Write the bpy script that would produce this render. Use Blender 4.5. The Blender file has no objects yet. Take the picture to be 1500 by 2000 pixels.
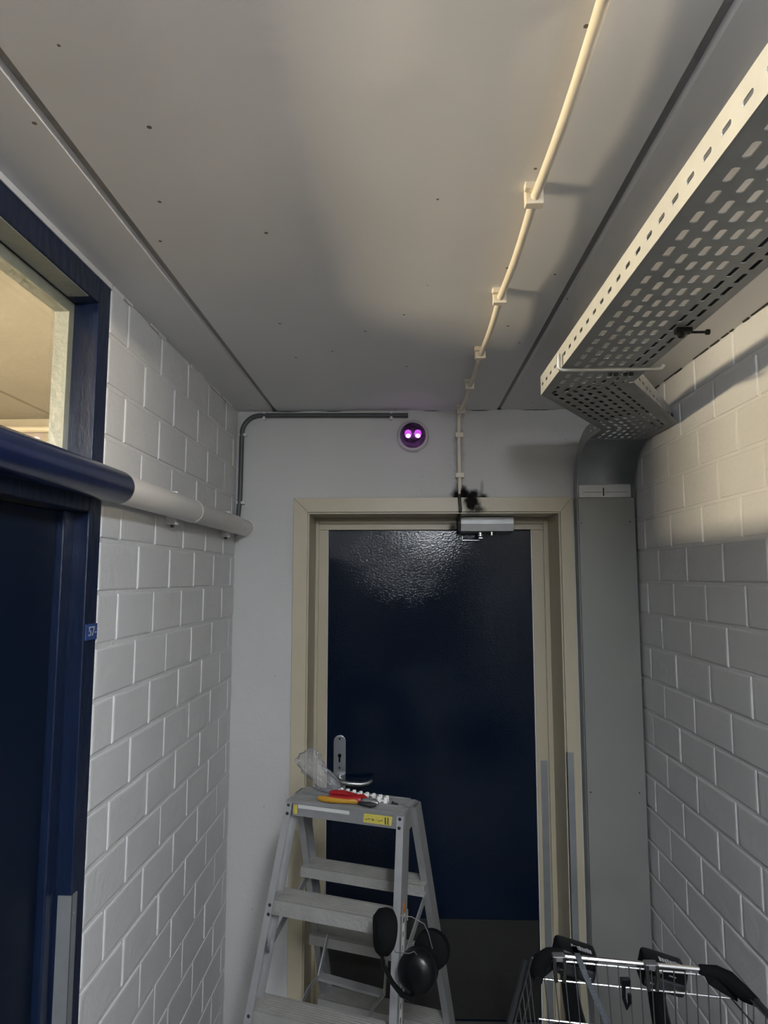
import bpy, bmesh, math, random
from mathutils import Vector, Matrix
random.seed(7)
SC = bpy.context.scene
C = SC.collection
PI = math.pi

# ------------------------------------------------------------------ camera
cam_d = bpy.data.cameras.new('camera'); cam = bpy.data.objects.new('camera', cam_d); C.objects.link(cam)
cam_d.sensor_fit = 'HORIZONTAL'; cam_d.sensor_width = 36.0
cam_d.lens = 1260.0 / 1500.0 * 36.0
cam_d.clip_start = 0.02
def cam_matrix():
    a, b = 38.0/1260.0, 129.0/1260.0
    Y = Vector((a, -b, 1)).normalized()
    Z = Vector((1, 0, 0)).cross(Y).normalized()
    if Z.y < 0: Z = -Z
    X = Y.cross(Z)
    if X.x < 0: X = -X
    # rows: world axes expressed in (right, up, forward)
    m = Matrix(((X.x, X.y, -X.z), (Y.x, Y.y, -Y.z), (Z.x, Z.y, -Z.z)))
    return Matrix.Translation((0, 0, 1.88)) @ m.to_4x4()
cam.matrix_world = cam_matrix()
SC.camera = cam

# ------------------------------------------------------------------ world and exposure
w = bpy.data.worlds.new('world'); SC.world = w; w.use_nodes = True
w.node_tree.nodes['Background'].inputs[0].default_value = (0.5, 0.55, 0.6, 1)
w.node_tree.nodes['Background'].inputs[1].default_value = 0.02
SC.view_settings.view_transform = 'Standard'; SC.view_settings.look = 'None'
SC.view_settings.gamma = 1.0; SC.view_settings.use_curve_mapping = False
SC.view_settings.exposure = -0.1
LAMP_NEAR, LAMP_FAR, LAMP_SIDE, LAMP_ADDED = 150.0, 300.0, 900.0, 1000.0

# ------------------------------------------------------------------ materials
def mat(name, col, rough=0.5, metal=0.0, noise=None, bump=None, spots=None, coat=0.0, emit=None, spec=None, var=None, transmission=0):
    """noise=(scale, amount) colour variation; bump=[(scale, strength, stretch)]; spots=(scale, radius, colour, keep)"""
    m = bpy.data.materials.new(name); m.use_nodes = True
    nt = m.node_tree; N = nt.nodes; L = nt.links
    p = N['Principled BSDF']
    p.inputs['Base Color'].default_value = (*col, 1); p.inputs['Roughness'].default_value = rough
    p.inputs['Metallic'].default_value = metal; p.inputs['Coat Weight'].default_value = coat
    p.inputs['Transmission Weight'].default_value = transmission
    if spec is not None: p.inputs['Specular IOR Level'].default_value = spec
    if emit: p.inputs['Emission Color'].default_value = (*emit[0], 1); p.inputs['Emission Strength'].default_value = emit[1]
    geo = N.new('ShaderNodeNewGeometry'); pos = geo.outputs['Position']
    cur = None
    if noise:
        n = N.new('ShaderNodeTexNoise'); n.inputs['Scale'].default_value = noise[0]; n.inputs['Detail'].default_value = 6
        L.new(pos, n.inputs['Vector'])
        mx = N.new('ShaderNodeMix'); mx.data_type = 'RGBA'
        d = noise[1]
        mx.inputs['A'].default_value = (*[max(0, c*(1-d)) for c in col], 1)
        mx.inputs['B'].default_value = (*[min(1, c*(1+d)) for c in col], 1)
        L.new(n.outputs['Fac'], mx.inputs['Factor']); cur = mx.outputs['Result']
    if spots:
        sc, rad, scol, keep = spots
        v = N.new('ShaderNodeTexVoronoi'); v.inputs['Scale'].default_value = sc; L.new(pos, v.inputs['Vector'])
        lt = N.new('ShaderNodeMath'); lt.operation = 'LESS_THAN'; L.new(v.outputs['Distance'], lt.inputs[0]); lt.inputs[1].default_value = rad
        sp = N.new('ShaderNodeSeparateColor'); L.new(v.outputs['Color'], sp.inputs[0])
        gt = N.new('ShaderNodeMath'); gt.operation = 'LESS_THAN'; L.new(sp.outputs[0], gt.inputs[0]); gt.inputs[1].default_value = keep
        ml = N.new('ShaderNodeMath'); ml.operation = 'MULTIPLY'; L.new(lt.outputs[0], ml.inputs[0]); L.new(gt.outputs[0], ml.inputs[1])
        mx = N.new('ShaderNodeMix'); mx.data_type = 'RGBA'
        if cur: L.new(cur, mx.inputs['A'])
        else: mx.inputs['A'].default_value = (*col, 1)
        mx.inputs['B'].default_value = (*scol, 1); L.new(ml.outputs[0], mx.inputs['Factor']); cur = mx.outputs['Result']
    m['_cur'] = 0
    if cur: L.new(cur, p.inputs['Base Color'])
    if bump:
        prev = None
        for sc, st, stretch in bump:
            mp = N.new('ShaderNodeMapping'); mp.inputs['Scale'].default_value = stretch; L.new(pos, mp.inputs['Vector'])
            n = N.new('ShaderNodeTexNoise'); n.inputs['Scale'].default_value = sc; n.inputs['Detail'].default_value = 4; L.new(mp.outputs[0], n.inputs['Vector'])
            b = N.new('ShaderNodeBump'); b.inputs['Strength'].default_value = st; b.inputs['Distance'].default_value = 0.01
            L.new(n.outputs['Fac'], b.inputs['Height'])
            if prev: L.new(prev, b.inputs['Normal'])
            prev = b.outputs['Normal']
        L.new(prev, p.inputs['Normal'])
    return m

def add_stains(m, blobs, col=(0.006, 0.006, 0.006), nscale=14, namp=1.0):
    """soot marks, and dark gaps painted along the ceiling: blobs = (centre, radii, strength) in world metres, ragged by noise"""
    nt = m.node_tree; N = nt.nodes; L = nt.links; p = N['Principled BSDF']
    geo = N.new('ShaderNodeNewGeometry')
    nz = N.new('ShaderNodeTexNoise'); nz.inputs['Scale'].default_value = nscale; nz.inputs['Detail'].default_value = 5
    L.new(geo.outputs['Position'], nz.inputs['Vector'])
    for c, r, s in blobs:
        mp = N.new('ShaderNodeMapping'); mp.vector_type = 'POINT'
        mp.inputs['Scale'].default_value = [1/x for x in r]
        mp.inputs['Location'].default_value = [-a/b for a, b in zip(c, r)]
        L.new(geo.outputs['Position'], mp.inputs['Vector'])
        ln = N.new('ShaderNodeVectorMath'); ln.operation = 'LENGTH'; L.new(mp.outputs[0], ln.inputs[0])
        ad = N.new('ShaderNodeMath'); ad.operation = 'MULTIPLY_ADD'; L.new(nz.outputs['Fac'], ad.inputs[0]); ad.inputs[1].default_value = namp*2; L.new(ln.outputs['Value'], ad.inputs[2])
        mr = N.new('ShaderNodeMapRange'); mr.interpolation_type = 'SMOOTHSTEP'; L.new(ad.outputs[0], mr.inputs['Value'])
        mr.inputs['From Min'].default_value = namp + 0.35; mr.inputs['From Max'].default_value = namp + 1.08
        mr.inputs['To Min'].default_value = s; mr.inputs['To Max'].default_value = 0
        mx = N.new('ShaderNodeMix'); mx.data_type = 'RGBA'
        lk = p.inputs['Base Color'].links
        if lk: L.new(lk[0].from_socket, mx.inputs['A'])
        else: mx.inputs['A'].default_value = p.inputs['Base Color'].default_value
        mx.inputs['B'].default_value = (*col, 1); L.new(mr.outputs[0], mx.inputs['Factor'])
        L.new(mx.outputs['Result'], p.inputs['Base Color'])
        inv = N.new('ShaderNodeMath'); inv.operation = 'MULTIPLY_ADD'; L.new(mr.outputs[0], inv.inputs[0]); inv.inputs[1].default_value = -.5; inv.inputs[2].default_value = .5
        sl = p.inputs['Specular IOR Level'].links
        if sl:
            mn = N.new('ShaderNodeMath'); mn.operation = 'MINIMUM'; L.new(sl[0].from_socket, mn.inputs[0]); L.new(inv.outputs[0], mn.inputs[1]); inv = mn
        L.new(inv.outputs[0], p.inputs['Specular IOR Level'])

M = {}
WHITE = (0.60, 0.59, 0.57)
ONE = (1, 1, 1)
M['brick'] = mat('painted_brick', (0.54, 0.545, 0.55), 0.42, noise=(9, .05), bump=[(35, .25, ONE), (240, .12, ONE)])
M['mortar'] = mat('painted_mortar', (0.555, 0.56, 0.565), 0.5, noise=(20, .05), bump=[(60, .35, ONE)])
M['plaster'] = mat('painted_plaster', (0.47, 0.472, 0.468), 0.55, noise=(3.2, .08), bump=[(9, .25, ONE), (90, .12, ONE)], spots=(26, .055, (.16, .15, .13), .16))
M['ceil'] = mat('painted_concrete_ceiling', (0.64, 0.635, 0.645), 0.6, noise=(2.2, .09), bump=[(4, .10, ONE), (60, .035, ONE)], spots=(17, .07, (.13, .11, .10), .22))
M['joint'] = mat('ceiling_joint', (0.27, 0.255, 0.245), 0.7, noise=(30, .15), bump=[(40, .5, ONE)])
M['sideceil'] = mat('side_room_ceiling', (0.40, 0.375, 0.32), 0.7, noise=(4, .10), bump=[(12, .3, ONE)])
M['sidewall'] = mat('side_room_wall', (0.42, 0.385, 0.31), 0.7, noise=(14, .16), bump=[(20, .4, ONE)])
M['dark_rear'] = mat('dark_concrete', (0.10, 0.10, 0.10), 0.8, noise=(3, .2), bump=[(10, .3, ONE)])  # rear walls and ceiling kept dark so the blue door reflects little
M['floor'] = mat('concrete_floor', (0.10, 0.098, 0.09), 0.6, noise=(6, .25), bump=[(60, .3, ONE)])
M['cream'] = mat('cream_paint', (0.44, 0.395, 0.29), 0.38, noise=(10, .05), bump=[(30, .15, ONE)], spots=(30, .05, (.10, .08, .06), .10))
M['navy'] = mat('navy_gloss_paint', (0.0016, 0.0062, 0.0185), 0.055, bump=[(7, .012, ONE), (170, .085, (.6, 1, .8))], noise=(3, .2), spec=.24)
M['navyd'] = mat('navy_satin_door_paint', (0.0030, 0.0065, 0.0165), 0.38, bump=[(9, .05, ONE)], noise=(3, .2), spec=.16)
M['navyf'] = mat('navy_frame_paint', (0.0045, 0.010, 0.030), 0.28, bump=[(60, .2, (1, 1, .3))], noise=(6, .2))
M['navyp'] = mat('navy_pipe_paint', (0.006, 0.011, 0.040), 0.22, bump=[(18, .06, ONE)], noise=(6, .2))
M['greygreen'] = mat('grey_green_paint', (0.20, 0.215, 0.20), 0.5, noise=(14, .18), bump=[(40, .4, ONE)])
M['pipe'] = mat('white_pipe_paint', (0.58, 0.565, 0.545), 0.35, noise=(8, .06), bump=[(25, .15, ONE)])
M['cond'] = mat('cream_plastic', (0.66, 0.60, 0.50), 0.4, noise=(10, .05))
M['grey_plastic'] = mat('dark_grey_plastic', (0.055, 0.058, 0.06), 0.5, noise=(20, .1))
M['galv'] = mat('galvanised_steel', (0.40, 0.41, 0.41), 0.48, .75, noise=(16, .22), bump=[(30, .12, ONE)])
M['galvd'] = mat('dull_galvanised_steel', (0.27, 0.285, 0.30), 0.5, .6, noise=(16, .2))
M['galvin'] = mat('bright_galvanised_steel', (0.62, 0.63, 0.61), 0.5, .4, noise=(16, .15))
M['cover'] = mat('grey_painted_steel', (0.22, 0.225, 0.215), 0.45, .1, noise=(4, .05), bump=[(6, .1, ONE)])
M['alu'] = mat('brushed_aluminium', (0.37, 0.375, 0.38), 0.42, .7, noise=(22, .14), bump=[(40, .12, (1, 1, .15))])
M['alut'] = mat('worn_aluminium_tread', (0.33, 0.325, 0.31), 0.55, .5, noise=(14, .25), bump=[(90, .3, ONE)])
M['chrome'] = mat('chrome_wire', (0.75, 0.76, 0.78), 0.18, 1.0)
M['wire'] = mat('dull_wire', (0.16, 0.165, 0.17), 0.35, .9)
M['steel'] = mat('satin_steel', (0.42, 0.44, 0.46), 0.3, .9)
M['black'] = mat('black_plastic', (0.0035, 0.004, 0.005), 0.3, spec=.22)
M['blackm'] = mat('black_matt_foam', (0.0035, 0.004, 0.0045), 0.85, spec=.1)
M['lens'] = mat('purple_lit_lens_housing', (.10, .05, .12), .5)  # ball tinted purple to look lit by the LEDs inside the dome
M['dgrey'] = mat('charcoal_plastic', (0.016, 0.018, 0.020), 0.5, spec=.3)
M['strap'] = mat('slate_grey_webbing', (0.05, 0.06, 0.07), 0.75, bump=[(200, .4, ONE)])
M['seal'] = mat('dark_rubber', (0.02, 0.018, 0.017), 0.7)
M['red'] = mat('red_insulation', (0.26, 0.006, 0.009), 0.4)
M['yellow'] = mat('yellow_insulation', (0.36, 0.19, 0.015), 0.4)
M['stick_y'] = mat('yellow_sticker', (0.42, 0.36, 0.07), 0.5, noise=(120, .15))
M['stick_w'] = mat('white_sticker', (0.55, 0.55, 0.53), 0.5)
M['stick_o'] = mat('orange_sticker', (0.40, 0.14, 0.03), 0.5)
M['ink'] = mat('dark_print', (0.03, 0.03, 0.03), 0.6)
M['print'] = mat('light_grey_print', (0.30, 0.31, 0.33), 0.6)
M['white'] = mat('white_plastic', (0.78, 0.78, 0.77), 0.4)
M['sign'] = mat('blue_sign', (0.02, 0.05, 0.17), 0.4)
M['kick'] = mat('scuffed_kick_plate', (0.018, 0.018, 0.016), 0.55, .2, noise=(8, .3), bump=[(30, .3, ONE)])
M['sock'] = mat('black_wire_sheath', (0.03, 0.028, 0.028), 0.5)
M['domebase'] = mat('frosted_white_plastic', (0.50, 0.47, 0.50), 0.35)
M['lampshade'] = mat('lamp_housing', (0.7, 0.7, 0.7), 0.5)
def emis(name, col, s):
    m = bpy.data.materials.new(name); m.use_nodes = True; nt = m.node_tree
    nt.nodes.remove(nt.nodes['Principled BSDF']); e = nt.nodes.new('ShaderNodeEmission')
    e.inputs[0].default_value = (*col, 1); e.inputs[1].default_value = s
    nt.links.new(e.outputs[0], nt.nodes['Material Output'].inputs[0]); return m
M['lamp_near'] = emis('lamp_diffuser_cool', (0.90, 0.945, 1.0), LAMP_NEAR)
M['lamp_far'] = emis('lamp_diffuser_far', (0.95, 0.97, 1.0), LAMP_FAR)
M['lamp_side'] = emis('lamp_tube_warm', (1.0, 0.83, 0.58), LAMP_SIDE)
M['lamp_added'] = emis('lamp_tube_warm_added', (1.0, 0.84, 0.66), LAMP_ADDED)  # for the unseen lamp added at right
M['led'] = emis('infrared_led', (1.0, 0.75, 1.0), 9.0)
M['ledh'] = emis('infrared_led_halo', (0.75, 0.16, 0.85), 1.9)  # glow around the LEDs, given its own emitting body
def glass(name, tint, refl_min, rough=0.02, ior=1.5, bump=None, diff=0):
    m = bpy.data.materials.new(name); m.use_nodes = True; nt = m.node_tree; N = nt.nodes; L = nt.links
    N.remove(N['Principled BSDF'])
    t = N.new('ShaderNodeBsdfTransparent'); t.inputs[0].default_value = (*tint, 1)
    g = N.new('ShaderNodeBsdfGlossy'); g.inputs['Roughness'].default_value = rough
    f = N.new('ShaderNodeLayerWeight'); f.inputs['Blend'].default_value = .5
    pw = N.new('ShaderNodeMath'); pw.operation = 'POWER'; L.new(f.outputs['Facing'], pw.inputs[0]); pw.inputs[1].default_value = 5
    ad = N.new('ShaderNodeMath'); ad.operation = 'MULTIPLY_ADD'; ad.use_clamp = True; L.new(pw.outputs[0], ad.inputs[0]); ad.inputs[1].default_value = .9; ad.inputs[2].default_value = .04 + refl_min
    mx = N.new('ShaderNodeMixShader'); L.new(ad.outputs[0], mx.inputs[0]); L.new(t.outputs[0], mx.inputs[1]); L.new(g.outputs[0], mx.inputs[2])
    out = mx
    if diff:
        d = N.new('ShaderNodeBsdfDiffuse'); d.inputs[0].default_value = (.55, .56, .58, 1)
        m2 = N.new('ShaderNodeMixShader'); m2.inputs[0].default_value = diff; L.new(mx.outputs[0], m2.inputs[1]); L.new(d.outputs[0], m2.inputs[2]); out = m2
    if bump:
        geo = N.new('ShaderNodeNewGeometry'); n = N.new('ShaderNodeTexNoise'); n.inputs['Scale'].default_value = bump[0]; n.inputs['Detail'].default_value = 3
        L.new(geo.outputs['Position'], n.inputs['Vector'])
        b = N.new('ShaderNodeBump'); b.inputs['Strength'].default_value = bump[1]; b.inputs['Distance'].default_value = .02; L.new(n.outputs['Fac'], b.inputs['Height'])
        L.new(b.outputs[0], g.inputs['Normal']); L.new(b.outputs[0], f.inputs['Normal'])
    L.new(out.outputs[0], N['Material Output'].inputs[0]); return m
M['glass'] = glass('window_glass', (.97, .97, .95), 0.0)
M['dome'] = glass('purple_dome_plastic', (.55, .38, .62), 0.03)
M['bag'] = glass('clear_plastic_film', (.86, .87, .90), 0.06, .12, 1.45, (40, .8), .12)

# ------------------------------------------------------------------ mesh helpers
class MB:
    def __init__(s): s.v = []; s.f = []
    def add(s, vs, fs):
        o = len(s.v); s.v += [tuple(v) for v in vs]; s.f += [tuple(i+o for i in f) for f in fs]; return s
    def box(s, a, b, xf=None):
        x0, y0, z0 = [min(p, q) for p, q in zip(a, b)]; x1, y1, z1 = [max(p, q) for p, q in zip(a, b)]
        vs = [(x0,y0,z0),(x1,y0,z0),(x1,y1,z0),(x0,y1,z0),(x0,y0,z1),(x1,y0,z1),(x1,y1,z1),(x0,y1,z1)]
        if xf: vs = [xf(Vector(v)) for v in vs]
        return s.add(vs, [(0,3,2,1),(4,5,6,7),(0,1,5,4),(1,2,6,5),(2,3,7,6),(3,0,4,7)])
    def loft(s, rings, cap=True, closed=True):
        n = len(rings[0]); vs = [v for r in rings for v in r]; fs = []
        for k in range(len(rings)-1):
            for i in range(n if closed else n-1):
                j = (i+1) % n; fs.append((k*n+i, k*n+j, (k+1)*n+j, (k+1)*n+i))
        if cap: fs.append(tuple(range(n))[::-1]); fs.append(tuple((len(rings)-1)*n+i for i in range(n)))
        return s.add(vs, fs)
    def tube(s, pts, r, n=12, cap=True):
        pts = [Vector(p) for p in pts]; rings = []; N = None
        for i, p in enumerate(pts):
            t = (pts[min(i+1, len(pts)-1)] - pts[max(i-1, 0)]).normalized()
            if N is None:
                N = t.orthogonal().normalized()
            else: N = (N - t*N.dot(t)).normalized()
            B = t.cross(N); rr = r[i] if isinstance(r, (list, tuple)) else r
            rings.append([p + N*math.cos(2*PI*k/n)*rr + B*math.sin(2*PI*k/n)*rr for k in range(n)])
        return s.loft(rings, cap)
    def lathe(s, prof, origin, axis=(0,0,1), n=24):
        """prof: (radius, height along axis)"""
        a = Vector(axis).normalized(); u = a.orthogonal().normalized(); v = a.cross(u); o = Vector(origin)
        return s.loft([[o + a*h + (u*math.cos(2*PI*k/n) + v*math.sin(2*PI*k/n))*max(r, 1e-5) for k in range(n)] for r, h in prof], True)
    def prism(s, poly, d0, d1):
        """poly list of Vectors; extruded between offsets d0 and d1"""
        return s.loft([[Vector(p)+Vector(d0) for p in poly], [Vector(p)+Vector(d1) for p in poly]])
def build(name, mb, m, parent=None, bevel=0, smooth=False, label=None, seg=2, solid=0):
    me = bpy.data.meshes.new(name); me.from_pydata([tuple(v) for v in mb.v], [], mb.f); me.validate()
    bm = bmesh.new(); bm.from_mesh(me)
    bmesh.ops.recalc_face_normals(bm, faces=bm.faces)
    if bevel:
        es = [e for e in bm.edges if len(e.link_faces) == 2 and e.calc_face_angle(0) > .6]
        bmesh.ops.bevel(bm, geom=es, offset=bevel, segments=seg, profile=.6, affect='EDGES', clamp_overlap=True)
    bm.to_mesh(me); bm.free()
    if smooth:
        for p in me.polygons: p.use_smooth = True
        try: me.set_sharp_from_angle(angle=math.radians(38))
        except Exception: pass
    for mm in (m if isinstance(m, list) else [m]): me.materials.append(mm)
    o = bpy.data.objects.new(name, me); C.objects.link(o)
    if parent is not None: attach(o, parent)
    if label: o['label'] = label
    if solid:
        md = o.modifiers.new('thickness', 'SOLIDIFY'); md.thickness = solid; md.offset = 0
    return o
def world_of(o):
    m = o.matrix_basis.copy()
    while o.parent: o = o.parent; m = o.matrix_basis @ m
    return m
def attach(o, parent):
    """all shapes are written in world metres; parenting keeps them there"""
    o.parent = parent; o.matrix_basis = world_of(parent).inverted() @ o.matrix_basis
def thing(name, label, cat, loc=(0,0,0), rz=0, group=None, kind=None):
    o = bpy.data.objects.new(name, None); C.objects.link(o); o.location = loc; o.rotation_euler = (0,0,rz)
    o.matrix_basis = Matrix.Translation(loc) @ Matrix.Rotation(rz, 4, 'Z')
    o.empty_display_size = .05; o['label'] = label; o['category'] = cat
    if group: o['group'] = group
    if kind: o['kind'] = kind
    return o
def tag(o, label, cat, group=None, kind=None):
    o['label'] = label; o['category'] = cat
    if group: o['group'] = group
    if kind: o['kind'] = kind
    return o
def share(o, parent, mx=None):
    c = o.copy(); C.objects.link(c); c.parent = parent
    if mx is not None: c.matrix_basis = world_of(parent).inverted() @ mx
    return c
def arc(c, r, a0, a1, ax, ay, n=8):
    c = Vector(c); ax = Vector(ax); ay = Vector(ay)
    return [c + ax*r*math.cos(a0+(a1-a0)*i/n) + ay*r*math.sin(a0+(a1-a0)*i/n) for i in range(n+1)]
def text_mesh(s, size, m, name, parent, origin, right, up, normal, off=.0006, depth=.0004):
    cu = bpy.data.curves.new(name+'_c', 'FONT'); cu.body = s; cu.size = size; cu.extrude = depth; cu.align_x = 'CENTER'; cu.align_y = 'CENTER'
    t = bpy.data.objects.new(name+'_t', cu); C.objects.link(t)
    dg = bpy.context.evaluated_depsgraph_get(); me = bpy.data.meshes.new_from_object(t.evaluated_get(dg))
    bpy.data.objects.remove(t); me.name = name
    R = Matrix((Vector(right).normalized(), Vector(up).normalized(), Vector(normal).normalized())).transposed().to_4x4()
    me.transform(Matrix.Translation(Vector(origin)+Vector(normal).normalized()*off) @ R)
    me.materials.clear(); me.materials.append(m)
    o = bpy.data.objects.new(name, me); C.objects.link(o)
    if parent: attach(o, parent)
    return o

# ------------------------------------------------------------------ layout (metres; camera at x0 y0 z1.88)
XL, XR, YB, ZC = -0.717, 0.96, 2.73, 2.60
YE = -6.0                                   # far end of the corridor behind the camera
FY = 1.503                                  # far edge of the blue frame in the left wall
DX0, DX1, DZ = -0.406, 0.660, 2.158         # back door opening

# floor
o = build('floor', MB().box((-4.3, YE, -.1), (XR+.15, YB+.4, 0)), M['floor']); tag(o, 'dark grey concrete floor of the corridor', 'floor', kind='structure')

# ceiling: three concrete slabs with chamfered joints
ceil = thing('ceiling', 'grey painted concrete slab ceiling with two long joints', 'ceiling', (0, 0, ZC), kind='structure')
JL, JR = -0.559, 0.415
YG = -2.2                                   # the white corridor ends here, beyond made dark for the door reflection
def slab(x0, x1, ya=YG, yb=YB+.01, m='ceil'):
    c = .011
    prof = [(x0, ZC+.14), (x0, ZC+c*1.6), (x0+c, ZC), (x1-c, ZC), (x1, ZC+c*1.6), (x1, ZC+.14)]
    build('slab', MB().loft([[(x, y, z) for x, z in prof] for y in (ya, yb)]), M[m], ceil)
slab(XL-.11, JL-.001); slab(JL+.001, JR-.001); slab(JR+.001, XR+.12); slab(XL-.11, XR+.12, YE, YG-.001, 'dark_rear')
for x in (JL, JR):
    build('joint_filler', MB().box((x-.010, YG, ZC+.009), (x+.010, YB, ZC+.05)), M['joint'], ceil)

# left wall with its bricks
def brick_wall(name, label, side, x, y0, y1, zbase, yjoint, L, H=.1255, plain=None):
    s = 1 if side == 'l' else -1                                      # brick faces look along +x (left) or -x (right)
    rec = .0036
    mb = MB().box((x - s*.10, y0, 0), (x - s*rec, y1, ZC))
    if plain:
        mb.box((x - s*.10, plain, 0), (x, -1.20, ZC)).box((x - s*.10, .20, 0), (x, y0, ZC))
        mb.box((x - s*.10, -1.20, 0), (x, .20, 2.12)).box((x - s*.10, -1.20, 2.53), (x, .20, ZC))
    wl = build(name, mb, M['mortar']); tag(wl, label, 'wall', kind='structure')
    cache = {}
    def brick(ya, yb, za, zb):
        g = .0052
        wy, hz = round(yb-ya-2*g, 3), round(zb-za-2*g, 3)
        if wy < .012 or hz < .012: return
        key = (wy, hz)
        if key not in cache:
            a, b, c = wy/2, hz/2, .0034
            def ring(k, xx): return [(xx, -a+k, -b+k), (xx, a-k, -b+k), (xx, a-k, b-k), (xx, -a+k, b-k)]
            m = MB().loft([ring(0, -s*.02), ring(0, -s*.0035), ring(c*.45, -s*.0010), ring(c*1.6, 0)])
            ob = build('brick', m, M['brick'], wl, smooth=False); first = True
            cache[key] = ob
        else:
            ob = share(cache[key], wl)
        dx = random.uniform(-.0012, .0008)
        ob.matrix_basis = Matrix.Translation((x + s*dx, (ya+yb)/2 + random.uniform(-.0015, .0015), (za+zb)/2 + random.uniform(-.001, .001))) @ \
            Matrix.Rotation(random.gauss(0, .003), 4, 'X') @ Matrix.Rotation(random.gauss(0, .0035), 4, 'Z') @ Matrix.Rotation(random.gauss(0, .004), 4, 'Y')
    k0 = int(math.floor((0 - zbase)/H)); k1 = int(math.ceil((ZC - zbase)/H))
    for k in range(k0, k1+1):
        za, zb = max(0, zbase + k*H), min(ZC, zbase + (k+1)*H)
        if zb - za < .02: continue
        off = 0 if k % 2 else L/2
        ys = []
        j = -40
        while j < 40:
            yy = yjoint + off + j*L + random.uniform(-.004, .004)
            if y0 + .02 < yy < y1 - .02: ys.append(yy)
            j += 1
        ys = [y0] + sorted(ys) + [y1]
        for a, b in zip(ys, ys[1:]): brick(a, b, za, zb)
    return wl
brick_wall('wall_left', 'white painted brick wall left of the back door', 'l', XL, FY, YB, 1.846, 2.546, .2345)
brick_wall('wall_right', 'white painted brick wall under the cable tray', 'r', XR, .35, YB, 1.864, 2.586, .2455, plain=YG)

# back wall around the door opening
add_stains(M['plaster'], [((.246, YB, 2.226), (.060, .3, .058), .99), ((.292, YB, 2.222), (.060, .3, .036), .98), ((.343, YB, 2.222), (.028, .3, .022), .97),
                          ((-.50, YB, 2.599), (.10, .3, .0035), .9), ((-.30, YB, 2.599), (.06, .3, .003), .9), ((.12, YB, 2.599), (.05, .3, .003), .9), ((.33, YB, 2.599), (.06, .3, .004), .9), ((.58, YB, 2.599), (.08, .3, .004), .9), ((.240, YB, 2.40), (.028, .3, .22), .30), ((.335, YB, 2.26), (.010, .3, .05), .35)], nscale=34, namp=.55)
add_stains(M['cream'], [((.290, YB-.012, 2.195), (.046, .3, .056), .99), ((.318, YB-.012, 2.168), (.034, .3, .024), .9), ((.225, 2.9, 2.105), (.03, .3, .03), .9)], nscale=38, namp=.5)
bw = MB().box((XL-.1, YB, 0), (DX0, YB+.32, ZC)).box((DX1, YB, 0), (XR+.12, YB+.32, ZC)).box((DX0, YB, DZ), (DX1, YB+.32, ZC)).box((DX0, YB+.30, 0), (DX1, YB+.32, DZ))
tag(build('wall_back', bw, M['plaster']), 'white plastered end wall around the blue door', 'wall', kind='structure')
# corridor behind the camera
tag(build('wall_front', MB().box((XL-.1, YE-.1, 0), (XR+.12, YE, ZC)).box((XR, YE, 0), (XR+.1, YG-.001, ZC)).box((XL-.1, YE, 0), (XL, YG-.001, ZC)), M['dark_rear']), 'unseen wall behind the camera, made dark for the door reflection', 'wall', kind='structure')
tag(build('wall_side', MB().box((XL-.1, YG, 0), (XL, -.90, ZC)), M['plaster']), 'white left wall behind the camera', 'wall', kind='structure')

# ------------------------------------------------------------------ side room behind the left window
SX, SY0, SY1 = -4.2, -1.6, 2.83
sr = MB().box((SX-.1, SY0, 0), (SX, SY1, ZC)).box((SX, SY0-.1, 0), (XL-.1, SY0, ZC)).box((SX-.1, SY1, 0), (XL-.1, SY1+.1, ZC))
tag(build('wall_side_room', sr, M['sidewall']), 'rough cream walls of the room behind the left window', 'wall', kind='structure')
# rough pieces of the far wall, seen low in the window
sc_ = thing('ceiling_side_room', 'cream concrete ceiling of the room behind the left window', 'ceiling', (-2.5, 0, ZC), kind='structure')
for a, b in ((SX, -1.561), (-1.557, XL-.112)):
    c = .008
    build('slab', MB().loft([[(x, y, z) for x, z in [(a, ZC+.12), (a, ZC+c), (a+c, ZC), (b-c, ZC), (b, ZC+c), (b, ZC+.12)]] for y in (SY0, SY1)]), M['sideceil'], sc_)
build('joint_filler', MB().box((-1.567, SY0, ZC+.006), (-1.551, SY1, ZC+.04)), M['joint'], sc_)
t = thing('wall_pipe', 'cream pipe running level across the far wall behind the left window', 'pipe', (-2.4, SY1-.03, 2.548))
build('tube', MB().tube([(SX, SY1-.022, 2.548), (XL-.12, SY1-.022, 2.548)], .0155, 14), M['cond'], t, smooth=True)
for x in (-1.35, -2.2, -3.1):
    build('clip', MB().box((x-.01, SY1-.042, 2.528), (x+.01, SY1, 2.568)), M['cond'], t, bevel=.002)
t = thing('tube_lamp', 'warm glowing tube lamp hung in the room behind the left window', 'lamp', (-2.45, .55, ZC))
build('housing', MB().box((-2.485, .28, 2.297), (-2.415, 1.0, 2.32)), M['lampshade'], t, bevel=.004)
build('tube', MB().tube([(-2.45, .34, 2.252), (-2.45, .94, 2.252)], .044, 12), M['lamp_side'], t, smooth=True)
for y in (.4, .84): build('rod', MB().tube([(-2.45, y, 2.32), (-2.45, y, ZC)], .004, 8), M['steel'], t)

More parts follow.
